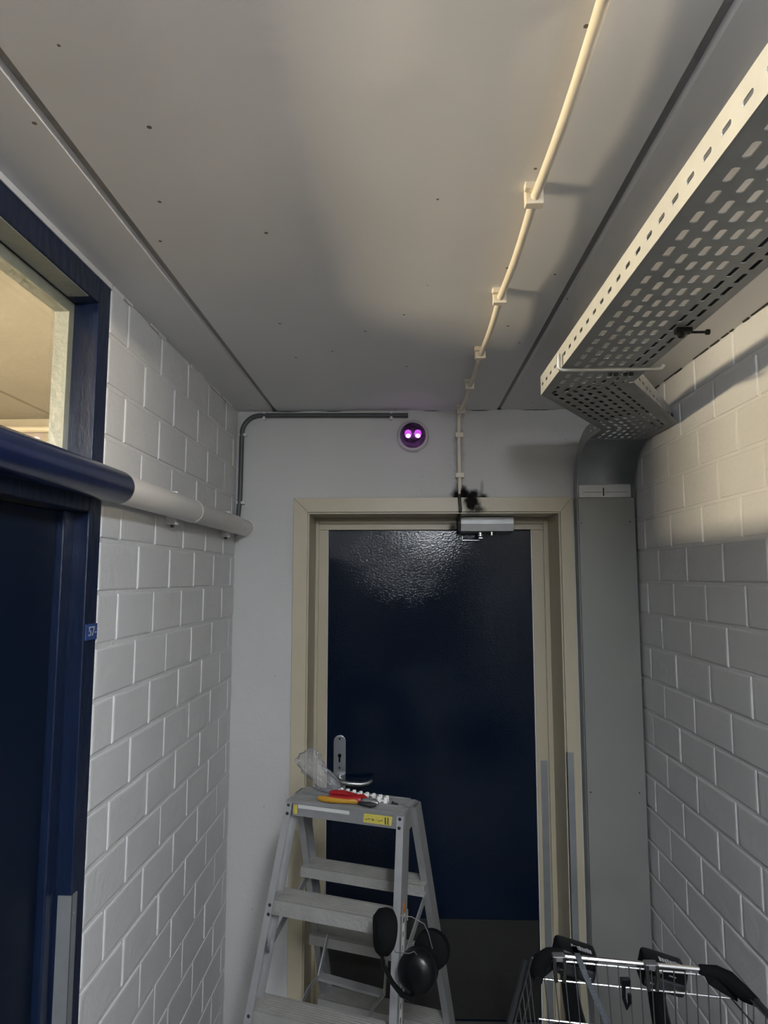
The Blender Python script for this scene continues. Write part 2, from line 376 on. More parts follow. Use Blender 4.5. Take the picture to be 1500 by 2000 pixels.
# unseen room, window and lamp added at right to warm the upper left wall
rr_ = MB().box((3.3, -3.2, 0), (3.4, .9, ZC)).box((XR+.1, .8, 0), (3.3, .9, ZC)).box((XR+.1, -3.2, 0), (3.3, -3.1, ZC)).box((XR+.1, -3.1, -.05), (3.3, .8, 0)).box((XR+.12, -3.1, ZC), (3.3, .8, ZC+.1))
tag(build('wall_side_room', rr_, M['sidewall']), 'walls of the added unseen room behind the added right window', 'wall', kind='structure')
w2 = thing('added_window', 'unseen transom window added in the right wall beside the camera', 'window', (XR+.05, -.5, 2.32), kind='structure')
fr_ = MB().box((XR-.004, -1.2, 2.12), (XR+.10, .20, 2.15)).box((XR-.004, -1.2, 2.51), (XR+.10, .20, 2.53)).box((XR-.004, .17, 2.15), (XR+.10, .20, 2.51)).box((XR-.004, -1.2, 2.15), (XR+.10, -1.17, 2.51))
build('frame', fr_, M['navyf'], w2); build('pane', MB().box((XR+.05, -1.17, 2.15), (XR+.054, .17, 2.51)), M['glass'], w2)
t = thing('tube_lamp', 'unseen warm tube lamp added behind the added right window', 'lamp', (2.6, -1.2, ZC))
build('housing', MB().box((2.565, -1.62, 2.297), (2.635, -.88, 2.32)), M['lampshade'], t, bevel=.004)
build('tube', MB().tube([(2.6, -1.55, 2.252), (2.6, -.95, 2.252)], .044, 12), M['lamp_added'], t, smooth=True)
for y in (-1.5, -1.0): build('rod', MB().tube([(2.6, y, 2.32), (2.6, y, ZC)], .004, 8), M['steel'], t)

# ------------------------------------------------------------------ left window and door in one navy frame
FX = XL + .001
d2 = thing('door_2', 'navy blue door in the left wall below the pipe', 'door', (XL, .3, 0), kind='structure')
build('jamb', MB().box((FX, 1.445, 0), (-.80, FY-.001, 2.597)), M['navyf'], d2, bevel=.003)
build('jamb', MB().box((FX, -.90, 0), (-.80, -.84, 2.597)), M['navyf'], d2, bevel=.003)
build('transom', MB().box((FX-.002, -.84, 2.03), (-.80, 1.445, 2.12)), M['navyf'], d2, bevel=.003)
build('head', MB().box((FX, -.84, 2.525), (-.80, 1.445, 2.597)), M['navyf'], d2, bevel=.003)
build('stop', MB().box((-.752, 1.405, 0), (-.80, 1.446, 2.03)), M['navyf'], d2, bevel=.003)
build('leaf', MB().box((-.769, -.835, .01), (-.809, 1.404, 2.029)), M['navyd'], d2, bevel=.002)
g = build('corner_guard', MB().box((FX+.002, 1.441, 0), (FX, 1.466, 1.20)).box((FX+.002, 1.4425, 0), (-.745, 1.4445, 1.20)), M['galvd'], d2, label='dull steel corner guard on the lower jamb')
build('screw', MB().lathe([(.003, 0), (.0026, .0012), (.0005, .0016)], (FX+.002, 1.455, 1.16), (1,0,0), 10), M['steel'], g)
hn = build('handle', MB().box((-.769, 1.262, .80), (-.762, 1.298, .96)), M['dgrey'], d2, bevel=.003, label='dark lever handle')
build('lever', MB().tube([(-.766, 1.28, .90), (-.722, 1.28, .905), (-.712, 1.275, .90), (-.708, 1.25, .885), (-.708, 1.16, .882)], .008, 10), M['dgrey'], hn, smooth=True)
w1 = thing('window_1', 'transom window with a clear pane above the left navy door', 'window', (-.77, .3, 2.3), kind='structure')
build('pane', MB().box((-.7695, -.84, 2.121), (-.7735, 1.4445, 2.524)), M['glass'], w1)
rb = MB().box((-.775, 1.4225, 2.121), (-.809, 1.4445, 2.524)).box((-.775, -.84, 2.497), (-.809, 1.4225, 2.524)).box((-.775, -.84, 2.121), (-.809, 1.4225, 2.135))
build('glazing_bead', rb, M['greygreen'], w1, label='scraped grey-green glazing bead behind the pane')
build('soffit_strip', MB().box((-.720, -.84, 2.5225), (-.768, 1.40, 2.5248)), M['greygreen'], w1)
tag(build('trim_1', MB().box((XL, -.9, 2.585), (XL+.004, FY, 2.5995)), M['pipe'], bevel=.001), 'thin white filler strip between navy frame and ceiling', 'trim', kind='structure')
# little number plate on the jamb
sg = thing('number_plate', 'small blue plate reading 57 on the navy door jamb', 'sign', (FX, 1.476, 1.758))
build('plate', MB().box((FX, 1.449, 1.7395), (FX+.0025, 1.5025, 1.776)), M['sign'], sg, bevel=.0005)
text_mesh('57-', .030, M['print'], 'lettering', sg, (FX+.0026, 1.479, 1.758), (0,1,0), (0,0,1), (1,0,0))

# ragged plaster edges where walls meet the ceiling
def ragged(name, x, s_, m, amp, y0, y1, lab):
    mb = MB(); y = y0
    while y < y1:
        L_ = random.uniform(.02, .07)
        if random.random() < .72:
            d = amp*random.uniform(.4, 1.0)
            mb.loft([[(x + s_*a, yy, z) for a, z in ((0, ZC-d), (.0012, ZC-d*.8), (.0035, ZC-.0004), (0, ZC-.0004))] for yy in (y, y+L_)])
        y += L_*random.uniform(.8, 1.5)
    tag(build(name, mb, M[m]), lab, 'trim', kind='structure')
ragged('trim_2', XL, 1, 'pipe', .012, FY+.01, YB, 'chipped paint edge along the top of the left wall')
ragged('trim_3', XR, -1, 'seal', .0045, .4, YB-.3, 'dark ragged gap along the top of the right wall')

# ------------------------------------------------------------------ pipe along the left wall
PX, PZ = -.674, 2.093
pt = thing('wall_pipe', 'thick pipe along the left wall, navy near the door then white', 'pipe', (PX, 1.5, PZ))
build('blue_section', MB().tube([(PX, YE+.02, PZ), (PX, 1.488, PZ), (PX, 1.497, PZ), (PX, 1.503, PZ)], [.040, .040, .0385, .034], 36), M['navyp'], pt, smooth=True, label='navy painted pipe section')
build('white_section', MB().tube([(PX, 1.50, PZ), (PX, 2.0, PZ), (PX, 2.045, PZ), (PX, 2.05, PZ), (PX, YB, PZ)], [.0365, .0365, .0365, .0352, .0352], 36), M['pipe'], pt, smooth=True, label='white painted pipe section')
for y, r in ((2.03, .0378), (2.545, .0372)):
    build('collar', MB().tube([(PX, y-.006, PZ), (PX, y-.003, PZ), (PX, y+.003, PZ), (PX, y+.006, PZ)], [.035, r, r, .035], 36), M['pipe'], pt, smooth=True)
for y in (1.93, 2.52):
    build('clamp', MB().box((XL-.001, y-.010, PZ-.052), (PX-.01, y+.010, PZ+.050)), M['pipe'], pt, bevel=.003)
    build('clamp_bolt', MB().lathe([(.006, 0), (.006, .008), (.003, .009)], (PX-.026, y, PZ-.052), (0,0,-1), 6), M['dgrey'], pt)
build('wall_rose', MB().tube([(PX, YB-.006, PZ), (PX, YB-.002, PZ)], [.038, .042], 30), M['pipe'], pt, smooth=True)

# ------------------------------------------------------------------ dark grey conduit on the end wall
gc = thing('grey_conduit', 'dark grey conduit bending along the ceiling and down to the white pipe', 'conduit', (-.3, YB, 2.58))
gy, gr = YB-.0125, .0100
pts = [(.022, gy, 2.5755), (-.3, gy, 2.578), (-.615, gy, 2.580)] + [p for p in arc((-.615, gy, 2.500), .080, PI/2, PI, (1,0,0), (0,0,1), 10)][1:] + [(-.696, gy, 2.35), (-.697, gy, 2.22), (-.705, gy, 2.129)]
build('tube', MB().tube(pts, gr, 14), M['grey_plastic'], gc, smooth=True)
for (x, z, v) in ((-.05, 2.577, 0), (-.60, 2.580, 0), (-.694, 2.495, 1), (-.698, 2.20, 1)):
    mb = MB()
    if v: mb.box((x-.013, YB-.020, z-.006), (x+.022, YB-.0005, z+.006))
    else: mb.box((x-.006, YB-.020, z-.020), (x+.006, YB-.0005, z+.013))
    build('clip', mb, M['pipe'], gc, bevel=.002)
gc['label'] = 'dark grey conduit bending along the ceiling and down to the white pipe'

# ------------------------------------------------------------------ dome camera with glowing infrared lights
dc = thing('dome_camera', 'round dome camera glowing purple at the top of the end wall', 'camera', (.042, YB, 2.486))
ax = (0, -1, 0)
build('base_ring', MB().lathe([(.066, 0), (.069, .004), (.068, .012), (.062, .018), (.056, .020)], (.042, YB, 2.486), ax, 40), M['domebase'], dc, smooth=True, label='frosted pale base ring')
dn = [( .0555*math.cos(a), .020 + .0555*math.sin(a)) for a in [i*PI/2/12 for i in range(13)]]
build('dome', MB().lathe(dn, (.042, YB, 2.486), ax, 40), M['dome'], dc, smooth=True, label='dark purple dome')
build('camera_ball', MB().lathe([(.030, .02), (.036, .03), (.030, .044), (.018, .052), (.0, .054)], (.042, YB, 2.492), ax, 24), M['lens'], dc, smooth=True)
for sx in (-1, 1):
    cx = .042 + sx*.0205
    h = build('led_halo', MB().lathe([(.001, -.018), (.011, -.013), (.0155, 0), (.0125, .014), (.001, .021)], (cx, YB-.053, 2.484), (0,.15,1), 16), M['ledh'], dc, smooth=True, label='purple halo of an infrared lamp, built as a glowing body')
    build('led', MB().lathe([(.001, -.0085), (.007, -.006), (.0095, 0), (.007, .005), (.001, .0075)], (cx - sx*.0005, YB-.069, 2.474), (0,0,1), 16), M['led'], h, smooth=True)
build('reflection_streak', MB().tube([(.038, YB-.0735, 2.497), (.046, YB-.0735, 2.484)], .0007, 6), M['chrome'], dc)  # needle-like reflection on the dome, built as a thin rod

# ------------------------------------------------------------------ cream conduit along ceiling and down to the closer
cc = thing('cream_conduit', 'cream conduit across the ceiling and down the wall to the door closer', 'conduit', (.243, 1.5, ZC))
zc_, r_ = 2.580, .0085
path = []
ys = [-.6, -.15, .27, .70, 1.14, 1.57, 1.98, 2.31, 2.60]
for a, b in zip(ys, ys[1:]):
    for k in range(6):
        f = k/6; path.append((.2445 + .0035*math.sin(f*PI), a+(b-a)*f, zc_ - .0025*math.sin(f*PI)))
path += [(.243, 2.60, zc_), (.242, 2.66, zc_), (.240, 2.695, zc_-.008), (.239, 2.710, zc_-.030), (.238, 2.713, 2.45), (.239, 2.713, 2.32)]
build('tube', MB().tube(path, r_, 14), M['cond'], cc, smooth=True)
build('sleeve', MB().tube([(.239, 2.713, 2.33), (.239, 2.713, 2.262), (.238, 2.714, 2.250), (.237, 2.714, 2.228)], [.0095, .0085, .006, .0055], 14), M['cond'], cc, smooth=True)
build('cable', MB().tube([(.237, 2.714, 2.232), (.238, 2.706, 2.20), (.240, 2.704, 2.165), (.242, 2.78, 2.150), (.2435, 2.846, 2.136)], .0068, 10), M['sock'], cc, smooth=True, label='black cable sheath')
clip_src = None
for y in [-.15, .27, .70, 1.14, 1.57, 1.98, 2.31, 2.655]:
    s = 1.0
    mb = MB().box((-.0165, -.010, -.014), (.0165, .010, .020)).box((-.020, -.024, .0065), (.004, -.010, .020))
    if clip_src is None:
        clip_src = build('clip', mb, M['cond'], cc, bevel=.002); ob = clip_src
    else: ob = share(clip_src, cc)
    ob.matrix_basis = world_of(cc).inverted() @ Matrix.Translation((.244, y, zc_))
for z in (2.486, 2.312):
    build('clip', MB().box((.2225, 2.697, z-.010), (.2565, YB-.0005, z+.010)), M['cond'], cc, bevel=.002)

# ------------------------------------------------------------------ back door
d1 = thing('door_1', 'navy blue door in a deep cream frame behind the ladder', 'door', ((DX0+DX1)/2, YB+.2, 0), kind='structure')
ax0, ax1, az = -.466, .711, 2.219
def mitre(name, p4):   # p4 in xz plane
    build(name, MB().loft([[(x, YB-.013, z) for x, z in p4], [(x, YB-.0005, z) for x, z in p4]]), M['cream'], d1, bevel=.0015)
mitre('architrave', [(ax0, 0), (DX0, 0), (DX0, DZ), (ax0, az)])
mitre('architrave', [(DX1, 0), (ax1, 0), (ax1, az), (DX1, DZ)])
mitre('architrave', [(DX0, DZ+.0005), (DX1, DZ+.0005), (ax1, az+.0005), (ax0, az+.0005)])
ln = MB().box((DX0, YB-.001, 0), (DX0+.006, YB+.299, DZ)).box((DX1-.006, YB-.001, 0), (DX1, YB+.299, DZ)).box((DX0+.006, YB-.001, DZ-.006), (DX1-.006, YB+.299, DZ))
build('reveal_lining', ln, M['cream'], d1)
FYd = 2.94
build('frame_post', MB().box((DX0+.006, FYd, 0), (-.345, FYd+.075, 2.0985)), M['cream'], d1, bevel=.002)
build('frame_post', MB().box((.583, FYd, 0), (DX1-.006, FYd+.075, 2.0985)), M['cream'], d1, bevel=.002)
build('frame_head', MB().box((DX0+.006, FYd, 2.099), (DX1-.006, FYd+.075, DZ-.006)), M['cream'], d1, bevel=.002)
build('bead', MB().box((-.400, FYd-.014, 0), (-.385, FYd, 2.140)), M['cream'], d1, bevel=.003)
build('bead', MB().box((.632, FYd-.014, 0), (.654, FYd, 2.140)), M['cream'], d1, bevel=.003)
build('bead', MB().box((-.385, FYd-.014, 2.125), (.632, FYd, 2.140)), M['cream'], d1, bevel=.003)
build('seal', MB().box((.578, FYd+.004, 0), (.5835, FYd+.02, 2.099)).box((-.3455, FYd+.004, 0), (-.342, FYd+.02, 2.099)), M['pipe'], d1, label='pale edge seal')
build('leaf', MB().box((-.342, FYd+.012, .01), (.579, FYd+.052, 2.097)), M['navy'], d1, bevel=.002)
build('kick_plate', MB().box((-.335, FYd+.009, .02), (.575, FYd+.012, .418)), M['kick'], d1, bevel=.0008, label='scuffed metal kick plate')
build('corner_guard', MB().box((.598, FYd-.003, 0), (.627, FYd, 1.086)), M['galvd'], d1, label='grey metal guard strip on the frame')
build('corner_guard', MB().box((DX1-.002, YB-.015, 0), (.686, YB-.013, 1.178)).box((DX1-.002, YB-.015, 0), (DX1, YB+.02, 1.178)), M['galvd'], d1, label='grey metal guard strip on the architrave corner')
# lever handle
hp = MB(); px0, px1, pz0, pz1 = -.312, -.258, .93, 1.185; rr = .025
poly = [Vector(p) for p in arc((-.285, 0, pz1-.027), .027, 0, PI, (1,0,0), (0,0,1), 10)] + [Vector(p) for p in arc((-.285, 0, pz0+.027), .027, PI, 2*PI, (1,0,0), (0,0,1), 10)]
hp.prism(poly, (0, FYd+.0035, 0), (0, FYd+.012, 0))
hd = build('handle_plate', hp, M['steel'], d1, bevel=.0015, label='satin steel handle plate')
build('lever', MB().tube([(-.285, FYd+.006, 1.004), (-.284, FYd-.022, 1.006), (-.279, FYd-.040, 1.004), (-.266, FYd-.048, 1.000), (-.235, FYd-.050, 0.995), (-.19, FYd-.050, 0.993), (-.16, FYd-.046, 0.996), (-.143, FYd-.030, 1.002)], [.011, .0105, .0105, .0105, .010, .010, .0095, .009], 14), M['steel'], hd, smooth=True)
build('rosette', MB().lathe([(.016, 0), (.016, .006), (.012, .009)], (-.285, FYd+.0035, .992), (0,-1,0), 20), M['steel'], hd, smooth=True)
build('keyhole', MB().lathe([(.0085, 0), (.0085, .0012)], (-.285, FYd+.0034, 1.098), (0,-1,0), 16).box((-.289, FYd+.0022, 1.070), (-.281, FYd+.0035, 1.096)), M['black'], hd)
for z in (1.170, 1.046):
    build('screw', MB().lathe([(.005, 0), (.0045, .002), (.001, .0026)], (-.285, FYd+.0034, z), (0,-1,0), 12), M['dgrey'], hd, smooth=True)
# closer
cl = thing('door_closer', 'silver overhead door closer at the top of the blue door', 'door closer', (.365, FYd, 2.11))
x0, x1 = .243, .487
pr = [(2.938, 2.157-.005), (2.862, 2.152), (2.848, 2.148), (2.848, 2.118), (2.855, 2.086), (2.938, 2.080)]
build('housing', MB().loft([[(x, y, z) for y, z in pr] for x in (x0, x1)]), M['galv'], cl, bevel=.0012)
build('end_cap', MB().loft([[(x, y-.001, z) for y, z in pr] for x in (x0-.0005, x0+.012)]), M['dgrey'], cl)
build('spindle', MB().lathe([(.010, 0), (.010, .007), (.013, .009), (.013, .016), (.007, .020), (.003, .024)], (.343, 2.885, 2.082), (0,0,-1), 18), M['chrome'], cl, smooth=True)
build('spindle', MB().lathe([(.006, 0), (.006, .015), (.003, .017)], (.392, 2.87, 2.083), (0,0,-1), 14), M['chrome'], cl, smooth=True)
build('arm', MB().box((.265, 2.925, 2.048), (.345, 2.940, 2.052)).box((.265, 2.925, 2.048), (.268, 2.953, 2.068)).box((.335, 2.875, 2.055), (.353, 2.935, 2.060)), M['steel'], cl, bevel=.001)

# ------------------------------------------------------------------ vertical cable duct in the right corner
vd = thing('cable_duct', 'tall grey cable duct standing in the corner right of the door', 'duct', (.835, YB, 0))
VX0, VX1, VY = .722, .9505, 2.665
build('cover', MB().box((VX0, VY, 0), (VX1, VY+.003, 2.209)).box((VX0, VY+.003, 0), (VX0+.0015, VY+.012, 2.209)).box((VX1-.0015, VY+.003, 0), (VX1, VY+.012, 2.209)), M['cover'], vd, bevel=.0008, label='flat grey cover plate')
build('side_rail', MB().box((VX0-.003, VY+.010, 0), (VX0-.0005, YB-.001, 2.213)), M['galvd'], vd)
build('side_rail', MB().box((VX1+.0005, VY+.010, 0), (VX1+.003, YB-.001, 2.213)), M['seal'], vd)
build('back_plate', MB().box((VX0, YB-.004, 0), (VX1, YB-.002, 2.213)), M['galvd'], vd)
for x, z in ((.732, 2.105), (.93, 2.11), (.735, 1.04), (.925, 1.04)):
    build('screw', MB().lathe([(.003, 0), (.0025, .001), (.0005, .0013)], (x, VY, z), (0,-1,0), 10), M['dgrey'], vd)

# ------------------------------------------------------------------ perforated cable tray
ty = thing('cable_tray', 'perforated galvanised cable tray hanging under the ceiling on the right', 'cable tray', (.52, 1.0, 2.417))
TB, TT = 2.417, 2.473
TX0, TX1 = .408, .634
PIT = .0510
COLS = [(.0325, 0, .0320, .0118), (.0635, .5, .0330, .0118), (.0910, 0, .0300, .0118), (.1180, 0, .0300, .0118), (.1445, 0, .0300, .0118), (.1745, .5, .0370, .0090), (.2010, 0, .0370, .0090)]
def perforated(mb, width, y0, y1, to, phase=.0):
    """plate in local (u across, v along) with real slots; to(u, v) -> point"""
    edges = [0.0] + [(COLS[i][0]+COLS[i+1][0])/2 for i in range(len(COLS)-1)] + [width]
    edges[0] = .017; edges[-1] = width-.012
    def quad(a, b, c, d): mb.add([to(*a), to(*b), to(*c), to(*d)], [(0,1,2,3)])
    quad((0, y0), (edges[0], y0), (edges[0], y1), (0, y1)); quad((edges[-1], y0), (width, y0), (width, y1), (edges[-1], y1))
    for i, (u, ph, ln_, wd) in enumerate(COLS):
        u0, u1 = edges[i], edges[i+1]
        k = math.floor((y0 - phase)/PIT) - 1
        while True:
            vc = phase + (k + ph)*PIT; k += 1
            a, b = vc - PIT/2, vc + PIT/2
            if b < y0: continue
            if a > y1: break
            hw, hl, cc_ = wd/2, ln_/2, wd*.24
            H_ = [(u-hw+cc_, vc-hl), (u+hw-cc_, vc-hl), (u+hw, vc-hl+cc_), (u+hw, vc+hl-cc_), (u+hw-cc_, vc+hl), (u-hw+cc_, vc+hl), (u-hw, vc+hl-cc_), (u-hw, vc-hl+cc_)]
            K = [(u0, a), (u1, a), (u1, b), (u0, b)]
            mb.add([to(*p) for p in K+H_], [(0,1,5,4), (1,6,5), (1,2,7,6), (2,8,7), (2,3,9,8), (3,10,9), (3,0,11,10), (0,4,11)])
def clip_obj(o, planes):
    bm = bmesh.new(); bm.from_mesh(o.data)
    for co, no in planes:
        g = bm.verts[:] + bm.edges[:] + bm.faces[:]
        bmesh.ops.bisect_plane(bm, geom=g, plane_co=co, plane_no=no, clear_outer=True)
    bm.to_mesh(o.data); bm.free()
P1L, P1R = Vector((.413, 1.873, TB)), Vector((.634, 1.748, TB))
P2L, P2R = Vector((.722, 2.330, TB)), Vector((.9505, 2.262, TB))
n1 = Vector((-(P1R-P1L).y, (P1R-P1L).x, 0)).normalized()
n2 = Vector((-(P2R-P2L).y, (P2R-P2L).x, 0)).normalized()
idm = Matrix.Identity(4)
def plate(planes, width, y0, y1, to, phase=0, m='galvd'):
    mb = MB(); perforated(mb, width, y0, y1, to, phase)
    o = build('tray_floor', mb, M[m]); clip_obj(o, planes); attach(o, ty)
    md = o.modifiers.new('thickness', 'SOLIDIFY'); md.thickness = .0016; md.offset = 1 if o.data.polygons[0].normal.z > 0 else -1
    return o
plate([(P1L, n1)], TX1-TX0, -1.0, 1.95, lambda u, v: (TX0+u, v, TB), .980-.0255*0)
dvec = (P2L-P1L).normalized(); dvr = (P2R-P1R).normalized()
wd_ = abs((P1R-P1L).dot(Vector((dvec.y, -dvec.x, 0))))
nr = Vector((dvec.y, -dvec.x, 0))
plate([(P1L, -n1), (P2L, n2), (Vector((.951, 0, 0)), Vector((1, 0, 0)))], wd_, -.2, .8, lambda u, v: tuple(P1L + nr*u + dvec*v), .02)
plate([(P2L, -n2)], VX1-VX0, 2.0, 2.487, lambda u, v: (VX0+u, v, TB), .01)
def side(a, b, inward, slots=True, name='tray_side', m='galvin', lip=.010):
    """upright flange with slots and a folded lip; a, b bottom ends"""
    a = Vector(a); b = Vector(b); L = (b-a).length; t = (b-a)/L; mb = MB(); inn = Vector(inward); h = TT-TB
    P = lambda v, z: a + t*v + Vector((0,0,z))
    n = max(1, int(round(L/PIT))); pit = L/n
    z0, z1 = .018, .034
    mb.add([P(0,0), P(L,0), P(L,z0), P(0,z0)], [(0,1,2,3)]); mb.add([P(0,z1), P(L,z1), P(L,h), P(0,h)], [(0,1,2,3)])
    for k in range(n):
        c = (k+.5)*pit; hl, hw, ch = .0125, .0042, .0025; zc = (z0+z1)/2
        K = [(c-pit/2, z0), (c+pit/2, z0), (c+pit/2, z1), (c-pit/2, z1)]
        H_ = [(c-hl+ch, zc-hw), (c+hl-ch, zc-hw), (c+hl, zc-hw+ch), (c+hl, zc+hw-ch), (c+hl-ch, zc+hw), (c-hl+ch, zc+hw), (c-hl, zc+hw-ch), (c-hl, zc-hw+ch)]
        if slots: mb.add([P(*p) for p in K+H_], [(0,1,5,4), (1,6,5), (1,2,7,6), (2,8,7), (2,3,9,8), (3,10,9), (3,0,11,10), (0,4,11)])
        else: mb.add([P(*p) for p in K], [(0,1,2,3)])
    mb.add([P(0,h), P(L,h), P(L,h)+inn*lip, P(0,h)+inn*lip], [(0,1,2,3)])
    mb.add([P(0,h)+inn*lip, P(L,h)+inn*lip, P(L,h-.006)+inn*lip, P(0,h-.006)+inn*lip], [(0,1,2,3)])
    return build(name, mb, M[m], ty, solid=.0016)
side((TX0, -1.0, TB), P1L - Vector((.005,0,0)), (1,0,0))
side((TX1, -1.0, TB), P1R, (-1,0,0))
side(P1L, P2L, nr, m='galv'); side(P1R, P2R, -nr, m='galv')
side(P2L, (VX0, 2.487, TB), (1,0,0), m='galv'); side(P2R, (VX1, 2.487, TB), (-1,0,0), m='galvd')
# bend down into the duct
R_ = VY - 2.487
arcp = arc((0, 2.487, TB-R_), R_, PI/2, 0, (0,1,0), (0,0,1), 14)
arcp = [Vector((0, p.y, p.z)) for p in arcp] + [Vector((0, VY, 2.209))]
mb = MB(); rows = [[p+Vector((VX0,0,0)), p+Vector((VX1,0,0))] for p in arcp]
mb.loft(rows, cap=False, closed=False)
build('bend_floor', mb, M['galvd'], ty, smooth=True, solid=.0016)
for xx in (VX0-.0012, VX1+.0012):
    mb = MB(); ou = []
    for p in arcp:
        if p.z > TB-R_ - 1e-4:
            d = Vector((0, p.y-2.487, p.z-(TB-R_))); l = d.length or 1; q = p + d/l*.056
        else: q = p + Vector((0, .056, 0))
        ou.append(Vector((xx, q.y, q.z)))
    inn = [Vector((xx, p.y, p.z)) for p in arcp]
    mb.loft([inn, ou], cap=False, closed=False)
    build('bend_side', mb, M['galv'], ty, smooth=False, solid=.0016)
cp = build('coupling_plate', MB().box((VX0+.008, VY-.003, 2.2105), (VX1-.014, VY-.0012, 2.262)).box((VX0+.003, VY-.004, 2.2105), (VX0+.010, VY-.0012, 2.262)), M['galv'], ty, bevel=.0006, label='bright coupling plate with a slot')
build('ridge', MB().tube([(VX0+.02, VY-.0035, 2.232), (VX1-.024, VY-.0035, 2.232)], .0013, 6), M['galvd'], cp)
build('ridge', MB().tube([(VX0+.012, VY-.0025, 2.264), (VX1-.016, VY-.0025, 2.264)], .0022, 6), M['galv'], cp)
build('slot', MB().box((.8225, VY-.0038, 2.217), (.8275, VY-.0028, 2.250)), M['black'], cp)
# support bar below the tray
by, bz = 1.605, TB-.010
sb = [(TX0-.012, by, TB+.030), (TX0-.012, by, bz+.004), (TX0-.009, by, bz), (TX0, by, bz-.002), (TX1+.010, by, bz-.002), (TX1+.018, by-.002, bz), (TX1+.024, by-.003, bz+.008)]
build('support_bar', MB().tube(sb, .0048, 10), M['galv'], ty, smooth=True)
mb = MB()
for x in (.545, .56, .585, .60):
    mb.lathe([(.006, 0), (.006, .006), (.003, .008)], (x, 1.668, TB-.001), (0,0,-1), 6)
build('bolt', mb, M['dgrey'], ty)
cb = build('clamp', MB().box((.588, 1.355, TB-.012), (.622, 1.372, TB-.001)).lathe([(.008, 0), (.008, .010), (.004, .013)], (.600, 1.362, TB-.010), (0,0,-1), 8), M['black'], ty, bevel=.0015, label='black beam clamp')
build('thumb_screw', MB().tube([(.61, 1.363, TB-.010), (.652, 1.363, TB-.010), (.653, 1.363, TB-.010), (.660, 1.363, TB-.010)], [.0028, .0028, .006, .006], 10), M['black'], cb)
build('end_bolt', MB().lathe([(.010, 0), (.010, .012), (.005, .016)], (.934, 2.253, TB+.030), (.5,-.85,0), 10), M['dgrey'], ty, smooth=True)
# cables lying in the tray
for i, (x, z, r) in enumerate(((.424, TT-.012, .006), (.596, TB+.010, .0085), (.618, TB+.010, .0085))):
    pts = [(x + .006*math.sin(y*2.3+(i > 0)), y, z + (.011*math.exp(-((y-1.28)/.12)**2) if i == 0 else 0)) for y in [(-1+.12*k) for k in range(23)]]
    o = build('cable', MB().tube(pts, r, 8), M['white' if i == 0 else 'dgrey'], smooth=True)
    tag(o, ['white cable lying along the left rim of the tray', 'dark cable inside the tray, the inner of the two by its right rim', 'dark cable inside the tray lying against its right rim'][i], 'cable', 'cables in the tray')

cc0 = P1L + nr*.012 + dvec*.035; sp_ = []
for k in range(14):
    a, b = (.030, .440) if k % 2 == 0 else (.440, .030)
    u = .014 + k*.0152
    for q in (a, (a+b)/2, b): sp_.append(P1L + nr*u + dvec*(q - u*.15) + Vector((0, 0, .0105 + .0015*math.sin(k*2+q*9))))
o = build('cable', MB().tube(sp_, .0078, 6), M['dgrey'], smooth=True); tag(o, 'dark folded tube added to blacken the slots of the slanted tray piece', 'cable')  # added filler, makes the slots below it read black

# ------------------------------------------------------------------ ceiling lamps of the corridor, behind the camera
for i, (y, m_, lab) in enumerate(((-.45, 'lamp_near', 'box ceiling lamp just behind the camera'), (-4.6, 'lamp_far', 'box ceiling lamp far down the corridor'))):
    t = thing('ceiling_lamp', lab, 'lamp', (.0, y, ZC)); lx = .30 if i == 0 else 0.02
    hy = .30 if i else .5
    build('diffuser', MB().box((lx-.085, y-hy, ZC-.075), (lx+.085, y+hy, ZC-.014)), M[m_], t, bevel=.006)
    build('housing', MB().box((lx-.11, y-hy-.01, ZC-.014), (lx+.11, y+hy+.01, ZC)), M['lampshade'], t)

# ------------------------------------------------------------------ step ladder
H, ST, LX, LY, TH, W0, KX, KF, KR, DD = 1.213, .251, -.159, 2.025, -.306, .372, .058, .323, .365, .130
KX2 = .040
ct, sn = math.cos(TH), math.sin(TH)
LW = lambda u, v, z: Vector((LX + ct*u - sn*v, LY + sn*u + ct*v, z))
ld = thing('step_ladder', 'aluminium double sided step ladder with tools on its platform', 'ladder', (LX, LY, 0), TH)
FR = lambda sg, z, du=0, dv=0: LW(sg*(W0/2 + KX*(H-z)) + du, -(DD/2 + KF*(H-z)) + dv, z)
RE = lambda sg, z, du=0, dv=0: LW(sg*(W0/2 + .012 + KX2*(H-z)) + du, DD/2 + KR*(H-z) + dv, z)
def rail(P, sg, ztop, dep, flip, name='rail'):
    """C channel: web on the outside, flanges turned inward"""
    w_, t_ = .021, .0025
    dv = 1 if not flip else -1
    prof = [(0,0), (-w_,0), (-w_,t_), (-t_,t_), (-t_,dep-t_), (-w_,dep-t_), (-w_,dep), (0,dep)]
    rings = [[P(sg, z, sg*u, dv*v) for u, v in prof] for z in (0.012, ztop)]
    mb = MB().loft(rings); return build(name, mb, M['alu'], ld)
for sg in (-1, 1):
    r = rail(FR, sg, H-.001, .062, False)
    rf = MB().loft([[FR(sg, z, sg*.002 - (0 if 1 else 0), -.003) , FR(sg, z, -sg*.028, -.003), FR(sg, z, -sg*.028, .068), FR(sg, z, sg*.002, .068)] for z in (0, .05)])
    build('rubber_foot', rf, M['black'], r)
    r2 = rail(RE, sg, H-.004, .055, True)
    rf = MB().loft([[RE(sg, z, sg*.002, .003) , RE(sg, z, -sg*.028, .003), RE(sg, z, -sg*.028, -.060), RE(sg, z, sg*.002, -.060)] for z in (0, .05)])
    build('rubber_foot', rf, M['black'], r2)
def lbox(u0, u1, v0, v1, z0, z1): return MB().box((u0, v0, z0), (u1, v1, z1), lambda p: LW(p.x, p.y, p.z))
